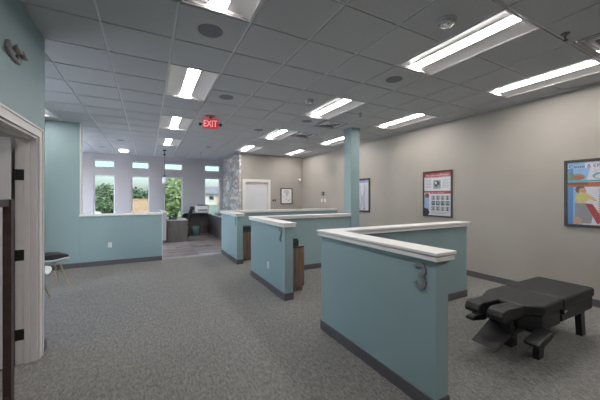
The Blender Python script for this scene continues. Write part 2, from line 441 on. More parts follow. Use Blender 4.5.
# troffer lights
def troffer(i, j, label):
    x0, x1 = lx(i)+.012, lx(i+1)-.012; y0, y1 = ly(j+2)+.012, ly(j)-.012
    xc, yc = (x0+x1)/2, (y0+y1)/2
    t = thing('ceiling_light', label, 'ceiling light', (xc, yc, CEIL), group='recessed ceiling lights')
    b = MB(); e = .018; zt = CEIL+.12
    for a in ((x0, x0+e, y0, y1), (x1-e, x1, y0, y1), (x0+e, x1-e, y0, y0+e), (x0+e, x1-e, y1-e, y1)): b.box(*a, CEIL-.003, CEIL+.012)
    b.box(x0, x1, y0, y1, zt, zt+.01)
    b.build('housing_frame', 'refl', t)
    # curved reflector either side of the lens, sloped ends
    b = MB(); n = 8; hw = .075
    prof = []
    for s_ in (-1, 1):
        pr = []
        for k in range(n+1):
            u = k/n
            xx = (xc-x0-e)*(1-u)+hw*u
            pr.append((xc+s_*xx, CEIL+.002+.036*math.sin(u*PI*.5)))
        prof.append(pr)
    ends = .0
    for pr in prof:
        L0 = [[b.bm.verts.new((x, y, z)) for x, z in pr] for y in (y0+e+ends, y1-e-ends)]
        for k in range(n): b._face([L0[0][k], L0[0][k+1], L0[1][k+1], L0[1][k]])
        for y, row, yy in ((y0+e, L0[0], 0), (y1-e, L0[1], 1)):
            lo = [b.bm.verts.new((x, y, CEIL+.002)) for x, z in pr]; up = [b.bm.verts.new((x, y, z)) for x, z in pr]
            for k in range(n): b._face([lo[k], lo[k+1], up[k+1], up[k]])
    b.build('reflector', 'refl', t, smooth=True)
    b = MB()
    b.prism([(xc-hw, CEIL+.05), (xc-hw, CEIL+.039), (xc-hw*.6, CEIL+.036), (xc, CEIL+.035), (xc+hw*.6, CEIL+.036), (xc+hw, CEIL+.039), (xc+hw, CEIL+.05)], y0+e+.002, y1-e-.002, 'y')
    b.build('lens', 'lens', t)
    return t
FL = {(1, 2): 'large recessed ceiling light cut by the top edge, nearest of the left row',
      (1, -2): 'recessed ceiling light of the left row, before the red exit sign',
      (1, -6): 'recessed ceiling light of the left row, level with the exit sign',
      (1, -10): 'farthest recessed ceiling light of the left row, near the hanging lamp',
      (5, 2): 'large recessed ceiling light of the middle row, over partition three',
      (5, -2): 'recessed ceiling light second in the middle row, before the column',
      (5, -6): 'recessed ceiling light third in the middle row, over partition one',
      (5, -10): 'farthest recessed ceiling light of the middle row, by the stone wall',
      (8, 2): 'long recessed ceiling light nearest along the grey poster wall',
      (8, -2): 'recessed ceiling light second along the poster wall, right of the column',
      (8, -6): 'recessed ceiling light partly hidden by the blue column',
      (8, -10): 'farthest recessed ceiling light along the poster wall, at the room corner',
      (-3, -6): 'recessed ceiling light peeking past the near left wall edge',
      (1, 6): 'unseen recessed ceiling light added above the camera to brighten the foreground',
      (5, 6): 'unseen recessed ceiling light added to the middle row, behind the camera',
      (8, 6): 'unseen recessed ceiling light added by the poster wall, behind the camera',
      (-4, 2): 'unseen recessed ceiling light added to brighten the side room behind the doorway'}
for i, j in FIX: troffer(i, j, FL[(i, j)])

# square vents
for i, j, lab in VENT:
    x0, x1, y0, y1 = lx(i)+.01, lx(i+1)-.01, ly(j+1)+.01, ly(j)-.01
    xc, yc = (x0+x1)/2, (y0+y1)/2
    t = thing('ceiling_vent', lab, 'vent', (xc, yc, CEIL), group='square ceiling vents')
    b = MB(); b.box(x0, x1, y0, y1, CEIL+.06, CEIL+.07); b.build('duct_back', 'darkplastic', t)
    h = (x1-x0)/2
    for k in range(4):
        b = MB(); r1 = h-k*.072; r0 = r1-.05
        zA, zB = (CEIL-.004, CEIL+.03)
        o4 = [(-1, -1), (1, -1), (1, 1), (-1, 1)]
        A = [b.bm.verts.new((xc+sx*r1, yc+sy*r1, zB if k else zA)) for sx, sy in o4]
        B = [b.bm.verts.new((xc+sx*r0, yc+sy*r0, zA)) for sx, sy in o4]
        C = [b.bm.verts.new((xc+sx*(r0-.004), yc+sy*(r0-.004), zA+.006)) for sx, sy in o4]
        for q in range(4):
            b._face([A[q], A[(q+1) % 4], B[(q+1) % 4], B[q]]); b._face([B[q], B[(q+1) % 4], C[(q+1) % 4], C[q]])
        b.build('louver' if k else 'border', 'tile' if k else 'greyplastic', t)

# round ceiling speakers
def speaker(i, j, label, d=.115):
    x, y = lx(i), ly(j)
    t = thing('ceiling_speaker', label, 'ceiling speaker', (x, y, CEIL), group='round ceiling speakers')
    b = MB(); b.lathe([(d-.012, -.001), (d-.006, -.006), (d, -.004), (d, .002)], (x, y, CEIL), 32); b.build('rim', 'greyplastic', t, smooth=True)
    b = MB(); b.lathe([(0, -.006), (d*.5, -.0055), (d-.012, -.003)], (x, y, CEIL), 32); b.build('grille', 'speaker', t, smooth=True)
speaker(1.5, 1.5, 'round dark ceiling speaker between the two nearest lights of the left row')
speaker(2.45, -1.4, 'round ceiling speaker beside the second light of the left row')
speaker(5.47, 1.5, 'round dark ceiling speaker just behind the large light over partition three')
speaker(4.45, -4.5, 'round ceiling speaker beyond the exit sign, before the third middle light')
speaker(5.5, -2.5, 'round ceiling speaker behind the second light of the middle row')
speaker(-1.5, -12, 'round dark ceiling speaker above the leftmost window', .10)
speaker(-.5, -9.5, 'round ceiling speaker seen between the left window and the ceiling bars', .10)
speaker(3.45, -9.4, 'round dark ceiling speaker in front of the narrow right window', .10)
# smoke detectors
def detector(x, y, label):
    t = thing('smoke_detector', label, 'smoke detector', (x, y, CEIL), group='ceiling smoke detectors')
    b = MB(); b.lathe([(0, 0), (.085, 0), (.085, -.012), (.07, -.02), (0, -.02)], (x, y, CEIL), 28); b.build('base', 'tile', t, smooth=True, bevel=.002)
    b = MB(); b.lathe([(.06, -.02), (.055, -.045), (.035, -.055), (0, -.056)], (x, y, CEIL), 28); b.build('sensor_dome', 'chrome', t, smooth=True)
    b = MB(); b.lathe([(.068, -.021), (.078, -.03), (.068, -.039), (.062, -.03), (.068, -.021)], (x, y, CEIL), 28); b.build('ring', 'tile', t, smooth=True)
detector(2.38, 1.66, 'round smoke detector beside the large light over partition three')
detector(2.35, 4.10, 'round smoke detector left of the second light of the middle row')
def sprinkler(x, y, label):
    t = thing('fire_sprinkler', label, 'sprinkler', (x, y, CEIL), group='ceiling sprinklers')
    b = MB(); b.lathe([(0, 0), (.035, 0), (.03, -.008), (.012, -.012), (.011, -.03), (0, -.03)], (x, y, CEIL), 16); b.build('escutcheon', 'greyplastic', t, smooth=True)
    b = MB(); b.tube([(x-.012, y, CEIL-.03), (x-.016, y, CEIL-.05), (x, y, CEIL-.065), (x+.016, y, CEIL-.05), (x+.012, y, CEIL-.03)], .004, 6)
    b.lathe([(0, -.064), (.022, -.065), (.022, -.068), (0, -.07)], (x, y, CEIL), 12); b.build('deflector', 'darkplastic', t)
sprinkler(3.60, 1.25, 'small dark sprinkler head between the vent and the long poster wall light')
sprinkler(3.58, 4.28, 'small sprinkler head right of the second light of the middle row')
sprinkler(1.68, 10.75, 'tiny sprinkler head close to the window wall')

# ------------------------------------------------------------------ half-height partitions
def Lpoly(y0, y1, ax, t, o):
    x0 = XP
    return [(x0-o, y0-o), (x0+t+o, y0-o), (x0+t+o, y1-t-o), (ax+o, y1-t-o), (ax+o, y1+o), (x0-o, y1+o)]
def partition(label, y0, y1, ax, t=.135, oend=None):
    p = thing('partition', label, 'partition wall', (XP+t/2, (y0+y1)/2, 0), group='numbered half-height partitions')
    fit = (lambda P: P) if oend is None else (lambda P: [(min(x, oend), y) for x, y in P])
    b = MB(); b.prism(Lpoly(y0, y1, ax, t, 0), 0, 1.09); b.build('wall_body', 'teal', p)
    b = MB(); b.prism(fit(Lpoly(y0, y1, ax, t, .032)), 1.086, 1.120); b.prism(fit(Lpoly(y0, y1, ax, t, .024)), 1.120, 1.127)
    b.prism(fit(Lpoly(y0, y1, ax, t, .040)), 1.127, 1.150); b.build('ledge', 'cap', p, bevel=.004, seg=2)
    b = MB(); b.prism(fit(Lpoly(y0, y1, ax, t, .010)), 0, .105); b.build('baseboard', 'base', p, bevel=.003, seg=1)
    return p
partition('blue-green half-height partition with white ledge bearing the numeral three, nearest', 1.325, 2.825, 4.34)
partition('blue-green half-height partition bearing the numeral two, running to the column', 3.83, 5.395, 4.105, oend=4.112)
partition('farthest blue-green half-height partition, reaching the grey back corner wall', 6.39, 7.94, XG, oend=XG)
# column
b = thing('support_column', 'square pale blue column rising from partition two to the ceiling', 'column', (4.23, 5.38, 0)); col_t = b
m = MB(); m.box(4.112, 4.36, 5.245, 5.50, 0, CEIL); m.build('shaft', 'teal', col_t)
m = MB(); m.box(4.10, 4.372, 5.233, 5.512, CEIL-.05, CEIL); m.build('top_collar', 'teal', col_t)
m = MB(); m.box(4.112, 4.372, 5.233, 5.245, 0, .105); m.box(4.36, 4.372, 5.245, 5.512, 0, .105); m.build('baseboard', 'base', col_t)
# left half wall
p = thing('half_wall', 'long blue-green half wall with thin white ledge at the left, under the windows', 'half wall', (-.5, YH+.07, 0))
m = MB(); m.box(-1.298, .30, YH, YH+.14, 0, 1.105); m.build('wall_body', 'teal', p)
m = MB(); m.box(-1.31, .318, YH-.022, YH+.16, 1.105, 1.15); m.build('ledge', 'cap', p, bevel=.005)
m = MB(); m.box(-1.288, .305, YH-.012, YH, 0, .105); m.build('baseboard', 'base', p)
m = MB(); m.box(.30, .312, YH-.004, YH+.144, 0, 1.105); m.build('end_trim', 'white', p)

# numerals on the partition faces
def numeral(path, yc, z0, h, label, wd=.034):
    """a bold numeral drawn as one thick stroke: path of (x, y) in units of its height"""
    b = MB()
    for n, part in enumerate(path if isinstance(path[0], list) else [path]):
        P = [Vector((x*h, y*h)) for x, y in part]; lo, hi = [], []
        for k, p in enumerate(P):
            d = (P[min(k+1, len(P)-1)]-P[max(k-1, 0)]).normalized(); q = Vector((-d.y, d.x))*wd/2
            lo.append(p-q); hi.append(p+q)
        F = lambda v, x: b.bm.verts.new((x, yc-v.x, z0+v.y))
        x0 = XP-.014-.0004*n
        A = [F(v, x0) for v in lo]; B = [F(v, x0) for v in hi]; C = [F(v, XP-.001) for v in lo]; D = [F(v, XP-.001) for v in hi]
        for k in range(len(P)-1):
            b._face([A[k], A[k+1], B[k+1], B[k]]); b._face([C[k], D[k], D[k+1], C[k+1]])
            b._face([A[k], C[k], C[k+1], A[k+1]]); b._face([B[k], B[k+1], D[k+1], D[k]])
        for k in (0, -1): b._face([A[k], B[k], D[k], C[k]])
    tag(b.build('numeral_sign', 'numeral', bevel=.002, seg=1), label, 'number sign', 'metal numerals on the partitions')
arc = lambda cx, cy, rx, ry, a0, a1, n=12: [(cx+rx*math.cos(math.radians(a0+(a1-a0)*k/n)), cy+ry*math.sin(math.radians(a0+(a1-a0)*k/n))) for k in range(n+1)]
numeral([arc(0, .725, .20, .185, 165, -100, 14), arc(0, .295, .215, .205, 100, -168, 14)], 1.455, .852, .205, 'grey metal numeral 3 on the nearest partition face')
numeral(arc(0, .70, .20, .23, 165, -38, 14)+[(.02, .33), (-.12, .20), (-.20, .09), (-.10, .072), (.24, .072)], 3.99, .862, .200, 'grey metal numeral 2 on the second partition face')
numeral([(-.16, .74), (-.06, .80), (.03, .93), (.035, .6), (.035, 0)], 6.52, .862, .200, 'grey metal numeral 1 on the farthest partition face')

# outlets
def outlet(c, axis, label, dark=False):
    t = thing('wall_outlet', label, 'outlet', c, group='wall outlets')
    x, y, z = c
    m = MB()
    if axis == 'x': m.box(x-.007, x, y-.036, y+.036, z-.058, z+.058)
    else: m.box(x-.036, x+.036, y-.007, y, z-.058, z+.058)
    m.build('plate', 'whiteplastic', t, bevel=.002)
    for dzz in (-.022, .022):
        m = MB()
        if axis == 'x': m.box(x-.010, x-.006, y-.017, y+.017, z+dzz-.014, z+dzz+.014)
        else: m.box(x-.017, x+.017, y-.010, y-.006, z+dzz-.014, z+dzz+.014)
        m.build('socket', 'trimgrey', t, bevel=.002)
outlet((XP, 4.48, .39), 'x', 'white wall outlet low on the partition with the numeral two')
outlet((-.755, YH, .45), 'y', 'cream wall outlet low on the long left half wall')

# ------------------------------------------------------------------ doorway at the left
cw = .088
b = MB()
b.box(XL, XL+.018, D1, D1+cw, 0, DTL+cw); b.box(XL, XL+.018, D0-cw, D0, 0, DTL+cw); b.box(XL, XL+.018, D0, D1, DTL, DTL+cw)
b.box(XL+.018, XL+.026, D1+cw-.022, D1+cw, 0, DTL+cw); b.box(XL+.018, XL+.026, D0-cw, D1+cw, DTL+cw-.022, DTL+cw)
struct(b.build('trim_3', 'trimgrey', bevel=.004))
b = MB(); b.box(XL-.15, XL+.001, D1-.02, D1, 0, DTL); b.box(XL-.15, XL+.001, D0, D0+.02, 0, DTL); b.box(XL-.15, XL+.001, D0+.02, D1-.02, DTL-.02, DTL)
b.box(XL-.085, XL-.05, D1-.032, D1-.02, 0, DTL-.02); b.box(XL-.085, XL-.05, D0+.02, D1-.032, DTL-.032, DTL-.02)
struct(b.build('trim_4', 'trimgrey'))
# open door leaf inside the side room
d = thing('door_1', None, None, (XL-.17, D1-.05, 0)); struct(d)
m = MB(); m.box(XL-.17-.88, XL-.17, D1-.075, D1-.035, .012, DTL-.03); m.build('leaf', 'doorpaint', d, bevel=.003)
for zc in (.27, 1.00, 1.74):
    m = MB(); m.box(XL-.135, XL-.06, D1-.0225, D1-.020, zc-.05, zc+.05); m.tube([(XL-.153, D1-.028, zc-.05), (XL-.153, D1-.028, zc+.05)], .008, 10)
    m.box(XL-.153, XL-.135, D1-.024, D1-.0215, zc-.05, zc+.05)
    h = m.build('hinge', 'hinge', d); h['label'] = 'black square hinge'
# freestanding wooden frame beside the doorway
fs = thing('standing_frame', 'dark brown wooden standing frame cut off by the left edge, before the doorway', 'stand', (-.86, 2.4, 0))
for y in (2.745, 2.06):
    m = MB(); m.box(-.885, -.840, y-.045, y+.012, 0, 1.52); m.build('post', 'darkwood', fs, bevel=.003)
m = MB(); m.box(-.88, -.85, 2.072, 2.715, 1.47, 1.52); m.build('top_rail', 'darkwood', fs, bevel=.003)
m = MB(); m.box(-.88, -.85, 2.072, 2.715, .10, .15); m.build('cross_rail', 'darkwood', fs, bevel=.003)
for y in (2.737, 2.052):
    m = MB(); m.box(-.905, -.70, y-.022, y+.022, 0, .03); m.build('foot', 'darkwood', fs, bevel=.003)
m = MB(); m.lathe([(0, -.006), (.008, -.005), (.008, .004), (0, .006)], (-.842, 2.738, .88), 12); m.build('knob', 'chrome', fs)

# emergency light on the left wall
e = thing('emergency_light', 'grey twin-head emergency light high on the near left wall', 'emergency light', (XL, 3.03, 2.60))
m = MB(); m.prism([(2.86, 2.60), (3.06, 2.585), (3.08, 2.61), (3.05, 2.69), (2.86, 2.70), (2.83, 2.63)], XL, XL+.03, 'x'); m.build('housing', 'greyplastic', e, bevel=.012, seg=3)
for y in (2.90, 3.02):
    m = MB()
    m.join(MB().lathe([(0, -.02), (.02, -.018), (.034, .006), (.036, .018), (.031, .02), (0, .014)], n=20), Matrix.Translation((XL+.052, y, 2.645)) @ Matrix.Rotation(1.2, 4, 'Y'))
    m.tube([(XL+.025, y, 2.645), (XL+.045, y, 2.645)], .010, 8)
    m.build('lamp_head', 'greyplastic', e, smooth=True)
m = MB(); m.box(XL+.03, XL+.034, 2.94, 2.98, 2.605, 2.625); m.build('test_panel', 'darkplastic', e)

# exit sign with twin lamp heads, hung from the ceiling
ex = thing('exit_sign', 'red illuminated EXIT sign with small lamp heads hanging from the ceiling', 'exit sign', (1.09, 5.80, CEIL))
zx = 2.985
ROT = Matrix.Translation((1.09, 5.80, zx)) @ Matrix.Rotation(-.25, 4, 'Z')
def exb(name, mat, fn, **k):
    q = MB(); fn(q); m = MB(); m.join(q, ROT); return m.build(name, mat, ex, **k)
exb('housing', 'red', lambda q: q.box(-.145, .145, -.022, .022, -.105, .085), bevel=.006)
exb('canopy', 'greyplastic', lambda q: q.box(-.09, .09, -.04, .04, .125, CEIL-zx), bevel=.004)
exb('stem', 'darkplastic', lambda q: q.box(-.025, .025, -.015, .015, .08, .13))
tx = text_mesh('EXIT', .15, .002, .003)
xs = [v.co.x for v in tx.bm.verts]; cx = (min(xs)+max(xs))/2
for v in tx.bm.verts: v.co = ((v.co.x-cx)*.86, -.0245-v.co.z, (v.co.y-.055)*1.15-.008)
m = MB(); m.join(tx, ROT); lt = m.build('lettering', 'exitletter', ex); lt['label'] = 'pale EXIT lettering'
for sx in (-1, 1):
    def head(q, sx=sx):
        q.tube([(sx*.145, 0, -.02), (sx*.185, 0, -.02)], .010, 8)
        q.tube([(sx*.19, .03, -.02), (sx*.19, -.03, -.035)], [.022, .030], 12)
    exb('lamp_head', 'darkplastic', head)

# ------------------------------------------------------------------ treatment table
tt = thing('treatment_table', 'low black padded chiropractic treatment table with split face cushions and slanted legs', 'treatment table', (3.6, 1.49, 0))
def cushion(pts, z0, z1, name, r=.025, mat='vinyl'):
    m = MB(); m.prism(pts, z0, z1); return m.build(name, mat, tt, bevel=r, seg=3)
cushion([(2.985, 1.36), (3.14, 1.235), (3.52, 1.235), (3.52, 1.755), (3.17, 1.755), (2.985, 1.69)], .455, .555, 'chest_cushion')
cushion([(3.528, 1.235), (4.275, 1.235), (4.275, 1.755), (3.528, 1.755)], .455, .555, 'pelvic_cushion')
m = MB(); m.prism([(3.02, 1.375), (3.15, 1.255), (3.50, 1.25), (3.50, 1.74), (3.17, 1.74), (3.02, 1.68)], .315, .455); m.build('chest_frame', 'vinyl', tt, bevel=.012, seg=2)
m = MB(); m.prism([(3.53, 1.25), (4.265, 1.25), (4.265, 1.74), (3.53, 1.74)], .325, .455); m.build('pelvic_frame', 'vinyl', tt, bevel=.012, seg=2)
def headpiece(y0, y1):
    m = MB(); prof = [(2.655, .50), (2.665, .47), (2.70, .455), (3.03, .455), (3.05, .47), (3.05, .525), (3.02, .548), (2.74, .560), (2.68, .548)]
    m.prism(prof, y0, y1, 'y'); return m.build('face_cushion', 'vinyl', tt, bevel=.028, seg=4)
headpiece(1.335, 1.470); headpiece(1.535, 1.670)
m = MB(); m.box(2.74, 3.10, 1.36, 1.42, .425, .455); m.box(2.74, 3.10, 1.585, 1.645, .425, .455); m.box(2.86, 2.90, 1.36, 1.645, .415, .44); m.box(2.95, 3.4, 1.44, 1.56, .36, .425)
m.tube([(2.83, 1.35, .44), (2.83, 1.35, .40), (2.87, 1.35, .38)], .009, 8); m.build('headrest_bracket', 'blackmetal', tt)
# slanted legs
for x, tilt in ((3.35, -.05), (4.21, .06)):
    for y in (1.345, 1.67):
        m = MB(); dy = -.03 if y < 1.5 else .03
        m.prism([(x-.055, .37), (x+tilt-.06, .02), (x+tilt-.06, .0), (x+tilt+.035, .0), (x+tilt+.035, .02), (x+.05, .37)], y-.028, y+.028, 'y')
        m.build('leg', 'blackmetal', tt, bevel=.004)
for x in (3.34, 4.22):
    m = MB(); m.box(x-.01, x+.03, 1.35, 1.66, .20, .24); m.build('cross_bar', 'blackmetal', tt)
# near arm rest and far arm rest
def armrest(y, s):
    q = MB(); q.prism([(2.90, .255), (2.96, .235), (3.12, .275), (3.20, .325), (3.18, .345), (3.10, .335), (2.96, .305), (2.89, .285)], y-.06, y+.06, 'y')
    return q.build('arm_rest', 'vinyl', tt, bevel=.018, seg=3)
armrest(1.235, 1)
m = MB(); m.prism([(2.72, .36), (2.92, .33), (2.95, .35), (2.93, .385), (2.76, .40), (2.72, .39)], 1.615, 1.70, 'y'); m.build('arm_rest', 'vinyl', tt, bevel=.014, seg=3)
m = MB(); m.tube([(3.17, 1.25, .34), (3.25, 1.25, .32), (3.22, 1.30, .37)], .012, 8); m.build('arm_bracket', 'blackmetal', tt)
m = MB(); m.tube([(2.9, 1.64, .38), (2.98, 1.62, .40)], .012, 8); m.build('arm_bracket', 'blackmetal', tt)
# sloped metal plate under the headpieces
m = MB()
A = [(2.86, 1.72, .115), (2.86, 1.50, .10), (3.13, 1.42, .30), (3.10, 1.66, .32)]
n = Vector((.55, 0, -.75)).normalized()*.015
lo = [m.bm.verts.new(Vector(a)+n) for a in A]; hi = [m.bm.verts.new(a) for a in A]
m._face(lo); m._face(hi)
for k in range(4): m._face([lo[k], lo[(k+1) % 4], hi[(k+1) % 4], hi[k]])
m.build('sloped_plate', 'steelplate', tt, bevel=.003)
m = MB(); m.box(3.06, 3.16, 1.46, 1.56, .10, .36); m.tube([(2.98, 1.42, .40), (2.99, 1.42, .25), (3.06, 1.43, .2)], .013, 8); m.box(3.05, 3.33, 1.47, 1.60, .20, .25); m.build('head_mount', 'blackmetal', tt)
m = MB(); m.box(3.50, 3.555, 1.226, 1.250, .415, .450); m.tube([(3.525, 1.222, .432), (3.525, 1.245, .432)], .014, 12); lt = m.build('latch', 'blackmetal', tt)
for dx in (-.018, .018):
    m = MB(); m.tube([(3.525+dx, 1.216, .440), (3.525+dx, 1.236, .440)], .007, 10); q = m.build('latch_stud', 'chrome', tt); q['label'] = 'small chrome stud'

# ------------------------------------------------------------------ cabinets inside the pods
def cabinet(x0, x1, y0, h, label, box_label, bw, bh):
    t = thing('storage_cabinet', label, 'cabinet', ((x0+x1)/2, y0+.2, 0), group='brown cabinets behind the partitions')
    m = MB(); m.box(x0, x1, y0, y0+.45, .07, h-.025); m.box(x0+.01, x1-.01, y0+.02, y0+.43, 0, .07); m.build('body', 'cabwood', t)
    m = MB(); m.box(x0, x1+.008, y0-.008, y0+.455, h-.025, h); m.build('worktop', 'darkwood', t, bevel=.003)
    m = MB(); m.box(x1, x1+.018, y0+.005, y0+.445, .08, h-.035); dr = m.build('door', 'cabwood', t)
    m = MB(); m.tube([(x1+.018, y0+.06, h-.15), (x1+.04, y0+.06, h-.15), (x1+.04, y0+.06, h-.28), (x1+.018, y0+.06, h-.28)], .005, 8); m.build('handle', 'chrome', dr)
    k = thing('equipment_box', box_label, 'box', (x0+bw/2, y0+.17, h), group='dark cases on the cabinets')
    m = MB(); m.prism([(x0+.004, h), (x0+bw, h), (x0+bw, h+bh*.7), (x0+bw-.03, h+bh), (x0+.004, h+bh)], y0+.01, y0+.30, 'y'); m.build('case', 'boxgrey', k, bevel=.008)
    m = MB(); m.box(x0+.03, x0+bw-.05, y0+.003, y0+.011, h+bh*.25, h+bh*.6); m.build('front_panel', 'darkplastic', k)
M['boxgrey'] = pm('charcoal_teal_case', (.035, .05, .055), .6, var=.1)
cabinet(1.932, 2.26, 4.13, .73, 'brown wood cabinet inside the pod behind partition two', 'dark grey case on the cabinet behind partition two', .25, .13)
cabinet(1.932, 2.26, 6.66, .71, 'brown wood cabinet inside the farthest pod, behind partition one', 'dark grey case on the cabinet behind partition one', .30, .12)

# ------------------------------------------------------------------ white shell chairs in the alcove
def shell_chair(label, loc, rz):
    t = thing('shell_chair', label, 'chair', loc, rz, 'white shell chairs in the alcove')
    b = MB(); nu, nv = 14, 12
    prof = [(.235, .405), (.20, .425), (.12, .420), (.03, .408), (-.06, .402), (-.13, .41), (-.18, .44), (-.21, .50), (-.225, .57), (-.24, .65), (-.255, .73), (-.27, .79), (-.275, .81)]
    wid = [.17, .205, .225, .235, .235, .235, .23, .225, .22, .21, .195, .16, .10]
    g_ = []
    for (y, z), w in zip(prof, wid):
        row = []
        for k in range(nv+1):
            s_ = -1+2*k/nv
            curl = .055*abs(s_)**3
            row.append(b.bm.verts.new((w*s_, y+(curl*.9 if z > .46 else 0), z+(curl if z < .46 else 0))))
        g_.append(row)
    for i in range(len(g_)-1):
        for k in range(nv): b._face([g_[i][k], g_[i][k+1], g_[i+1][k+1], g_[i+1][k]])
    o = b.build('seat_shell', 'shell', t, local=True, sub=1)
    sm = o.modifiers.new('solid', 'SOLIDIFY'); sm.thickness = .012; sm.offset = -1
    for sx in (-1, 1):
        for sy in (-1, 1):
            b = MB(); b.tube([(sx*.11, sy*.10, .385), (sx*.21, sy*.20, 0)], [.014, .010], 10); b.build('leg', 'beech', t, local=True)
    b = MB()
    P = lambda sx, sy, u: (sx*(.11+.10*u), sy*(.10+.10*u), .385*(1-u))
    for a, c in (((-1, -1), (1, -1)), ((1, -1), (1, 1)), ((1, 1), (-1, 1)), ((-1, 1), (-1, -1))):
        b.tube([P(*a, .03), P(*c, .42)], .004, 6); b.tube([P(*c, .03), P(*a, .42)], .004, 6)
    b.build('wire_brace', 'blackmetal', t, local=True)
    return t
shell_chair('white shell chair with splayed wooden legs under a black cushion, in the alcove', (-1.50, 6.40, 0), -PI/2+.55)
shell_chair('white shell chair nearly hidden behind the edge of the near left wall', (-1.515, 5.42, 0), -PI/2)
m = MB(); m.prism([(-.21, .43), (.17, .43), (.22, .465), (.20, .51), (.05, .535), (-.14, .53), (-.22, .49)], -.19, .19, 'x')
q = MB(); q.join(m, Matrix.Translation((-1.50, 6.40, .02)) @ Matrix.Rotation(-PI/2+.55, 4, 'Z'))
tag(q.build('seat_cushion', 'cushion', bevel=.03, seg=3), 'puffy black cushion lying on the white shell chair', 'cushion')

# ------------------------------------------------------------------ posters on the grey wall
C_ = {n: flat('print_'+n, c) for n, c in dict(white=(.66, .66, .70), blue=(.12, .27, .58), sky=(.30, .50, .75), navy=(.03, .05, .14), red=(.42, .07, .07), rust=(.45, .16, .10),
      yellow=(.62, .56, .22), skin=(.55, .33, .24), grey=(.30, .30, .33), dark=(.05, .05, .06), pale=(.70, .68, .78), green=(.16, .30, .20), lilac=(.42, .44, .70), brown=(.20, .11, .07), teal=(.15, .42, .50)).items()}
def poster(name, label, cat, y0, y1, z0, z1, art, fw=.035, mat='frame', group=None):
    """framed print on the grey wall; art(u, v) boxes in 0..1 with u running left to right as seen"""
    t = thing(name, label, cat, (XG, (y0+y1)/2, z0), group=group)
    m = MB()
    m.box(XG-.025, XG-.002, y0, y0+fw, z0, z1); m.box(XG-.025, XG-.002, y1-fw, y1, z0, z1)
    m.box(XG-.025, XG-.002, y0+fw, y1-fw, z0, z0+fw); m.box(XG-.025, XG-.002, y0+fw, y1-fw, z1-fw, z1)
    m.build('frame', mat, t, bevel=.004)
    a0, a1, b0, b1 = y0+fw, y1-fw, z0+fw, z1-fw
    names = []; m = MB()
    def idx(n):
        if n not in names: names.append(n)
        return names.index(n)
    layer = [0]
    def rect(u0, v0, u1, v1, n):
        layer[0] += 1; x = XG-.010-.00003*layer[0]
        m.mi = idx(n)
        vs = [m.bm.verts.new((x, a1-u*(a1-a0), b0+v*(b1-b0))) for u, v in ((u0, v0), (u1, v0), (u1, v1), (u0, v1))]
        m._face(vs)
    def poly(pts, n):
        layer[0] += 1; x = XG-.010-.00003*layer[0]; m.mi = idx(n)
        m._face([m.bm.verts.new((x, a1-u*(a1-a0), b0+v*(b1-b0))) for u, v in pts])
    def ell(cu, cv, ru, rv, n): poly([(cu+ru*math.cos(2*PI*k/20), cv+rv*math.sin(2*PI*k/20)) for k in range(20)], n)
    def txt(s, u, v, h, n, wmax=None):
        layer[0] += 1; x = XG-.010-.00003*layer[0]
        q = text_mesh(s, 1, 0); ci = idx(n)
        xs = [w.co.x for w in q.bm.verts]; W = max(xs)-min(xs)
        sc = h*(b1-b0)/.7; sx = sc if wmax is None else min(sc, wmax*(a1-a0)/W)
        for w in q.bm.verts: w.co = (x, a1-u*(a1-a0)-(w.co.x-min(xs))*sx, b0+v*(b1-b0)+w.co.y*sc)
        for f in q.bm.faces: f.material_index = ci
        m.mi = ci; m.join(q)
    art(rect, poly, ell, txt)
    m.build('print', [C_[n] for n in names], t)
    m = MB(); m.box(XG-.0185, XG-.0165, a0, a1, b0, b1)
    m.build('glazing', 'glazing', t)
    return t
def art_cause(rect, poly, ell, txt):
    rect(0, 0, 1, 1, 'pale'); poly([(0, 0), (.26, 0), (.20, .35), (.34, .75), (.42, 1), (0, 1)], 'sky'); rect(0, 0, .10, 1, 'blue'); rect(0, .90, 1, 1, 'pale'); rect(0, .905, .30, .985, 'sky')
    txt('Cause & Effect', .03, .905, .055, 'navy', .92)
    for k in range(3): txt('spinal nerve health', .45, .862-.022*k, .012, 'grey', .5)
    ell(.16, .76, .15, .055, 'grey'); ell(.18, .75, .11, .035, 'rust'); ell(.06, .77, .06, .07, 'green')
    ell(.62, .77, .20, .06, 'teal'); ell(.62, .76, .16, .04, 'white'); ell(.66, .745, .11, .022, 'rust'); ell(.88, .76, .09, .05, 'grey')
    rect(0, .68, 1, .71, 'teal'); rect(0, .60, 1, .675, 'rust'); rect(0, .63, .35, .675, 'brown')
    # figure bending forward in a yellow shirt, red trousers
    ell(.22, .56, .085, .06, 'brown'); ell(.26, .535, .065, .05, 'skin'); poly([(.13, .36), (.26, .33), (.40, .42), (.34, .50), (.22, .52), (.14, .47)], 'yellow')
    poly([(.30, .42), (.48, .37), (.50, .39), (.36, .48)], 'yellow'); poly([(.12, .02), (.40, .02), (.44, .20), (.30, .34), (.13, .34)], 'grey'); poly([(.30, .34), (.42, .33), (.62, .06), (.50, .02)], 'red')
    ell(.17, .06, .08, .06, 'skin')
    for k in range(13):
        rect(.52, .545-.036*k, .56, .557-.036*k, 'blue' if k < 4 else 'red'); rect(.59, .545-.036*k, .94-.06*(k % 3), .555-.036*k, 'grey')
    txt('FOR BETTER HEALTH', .68, .03, .022, 'navy', .3)
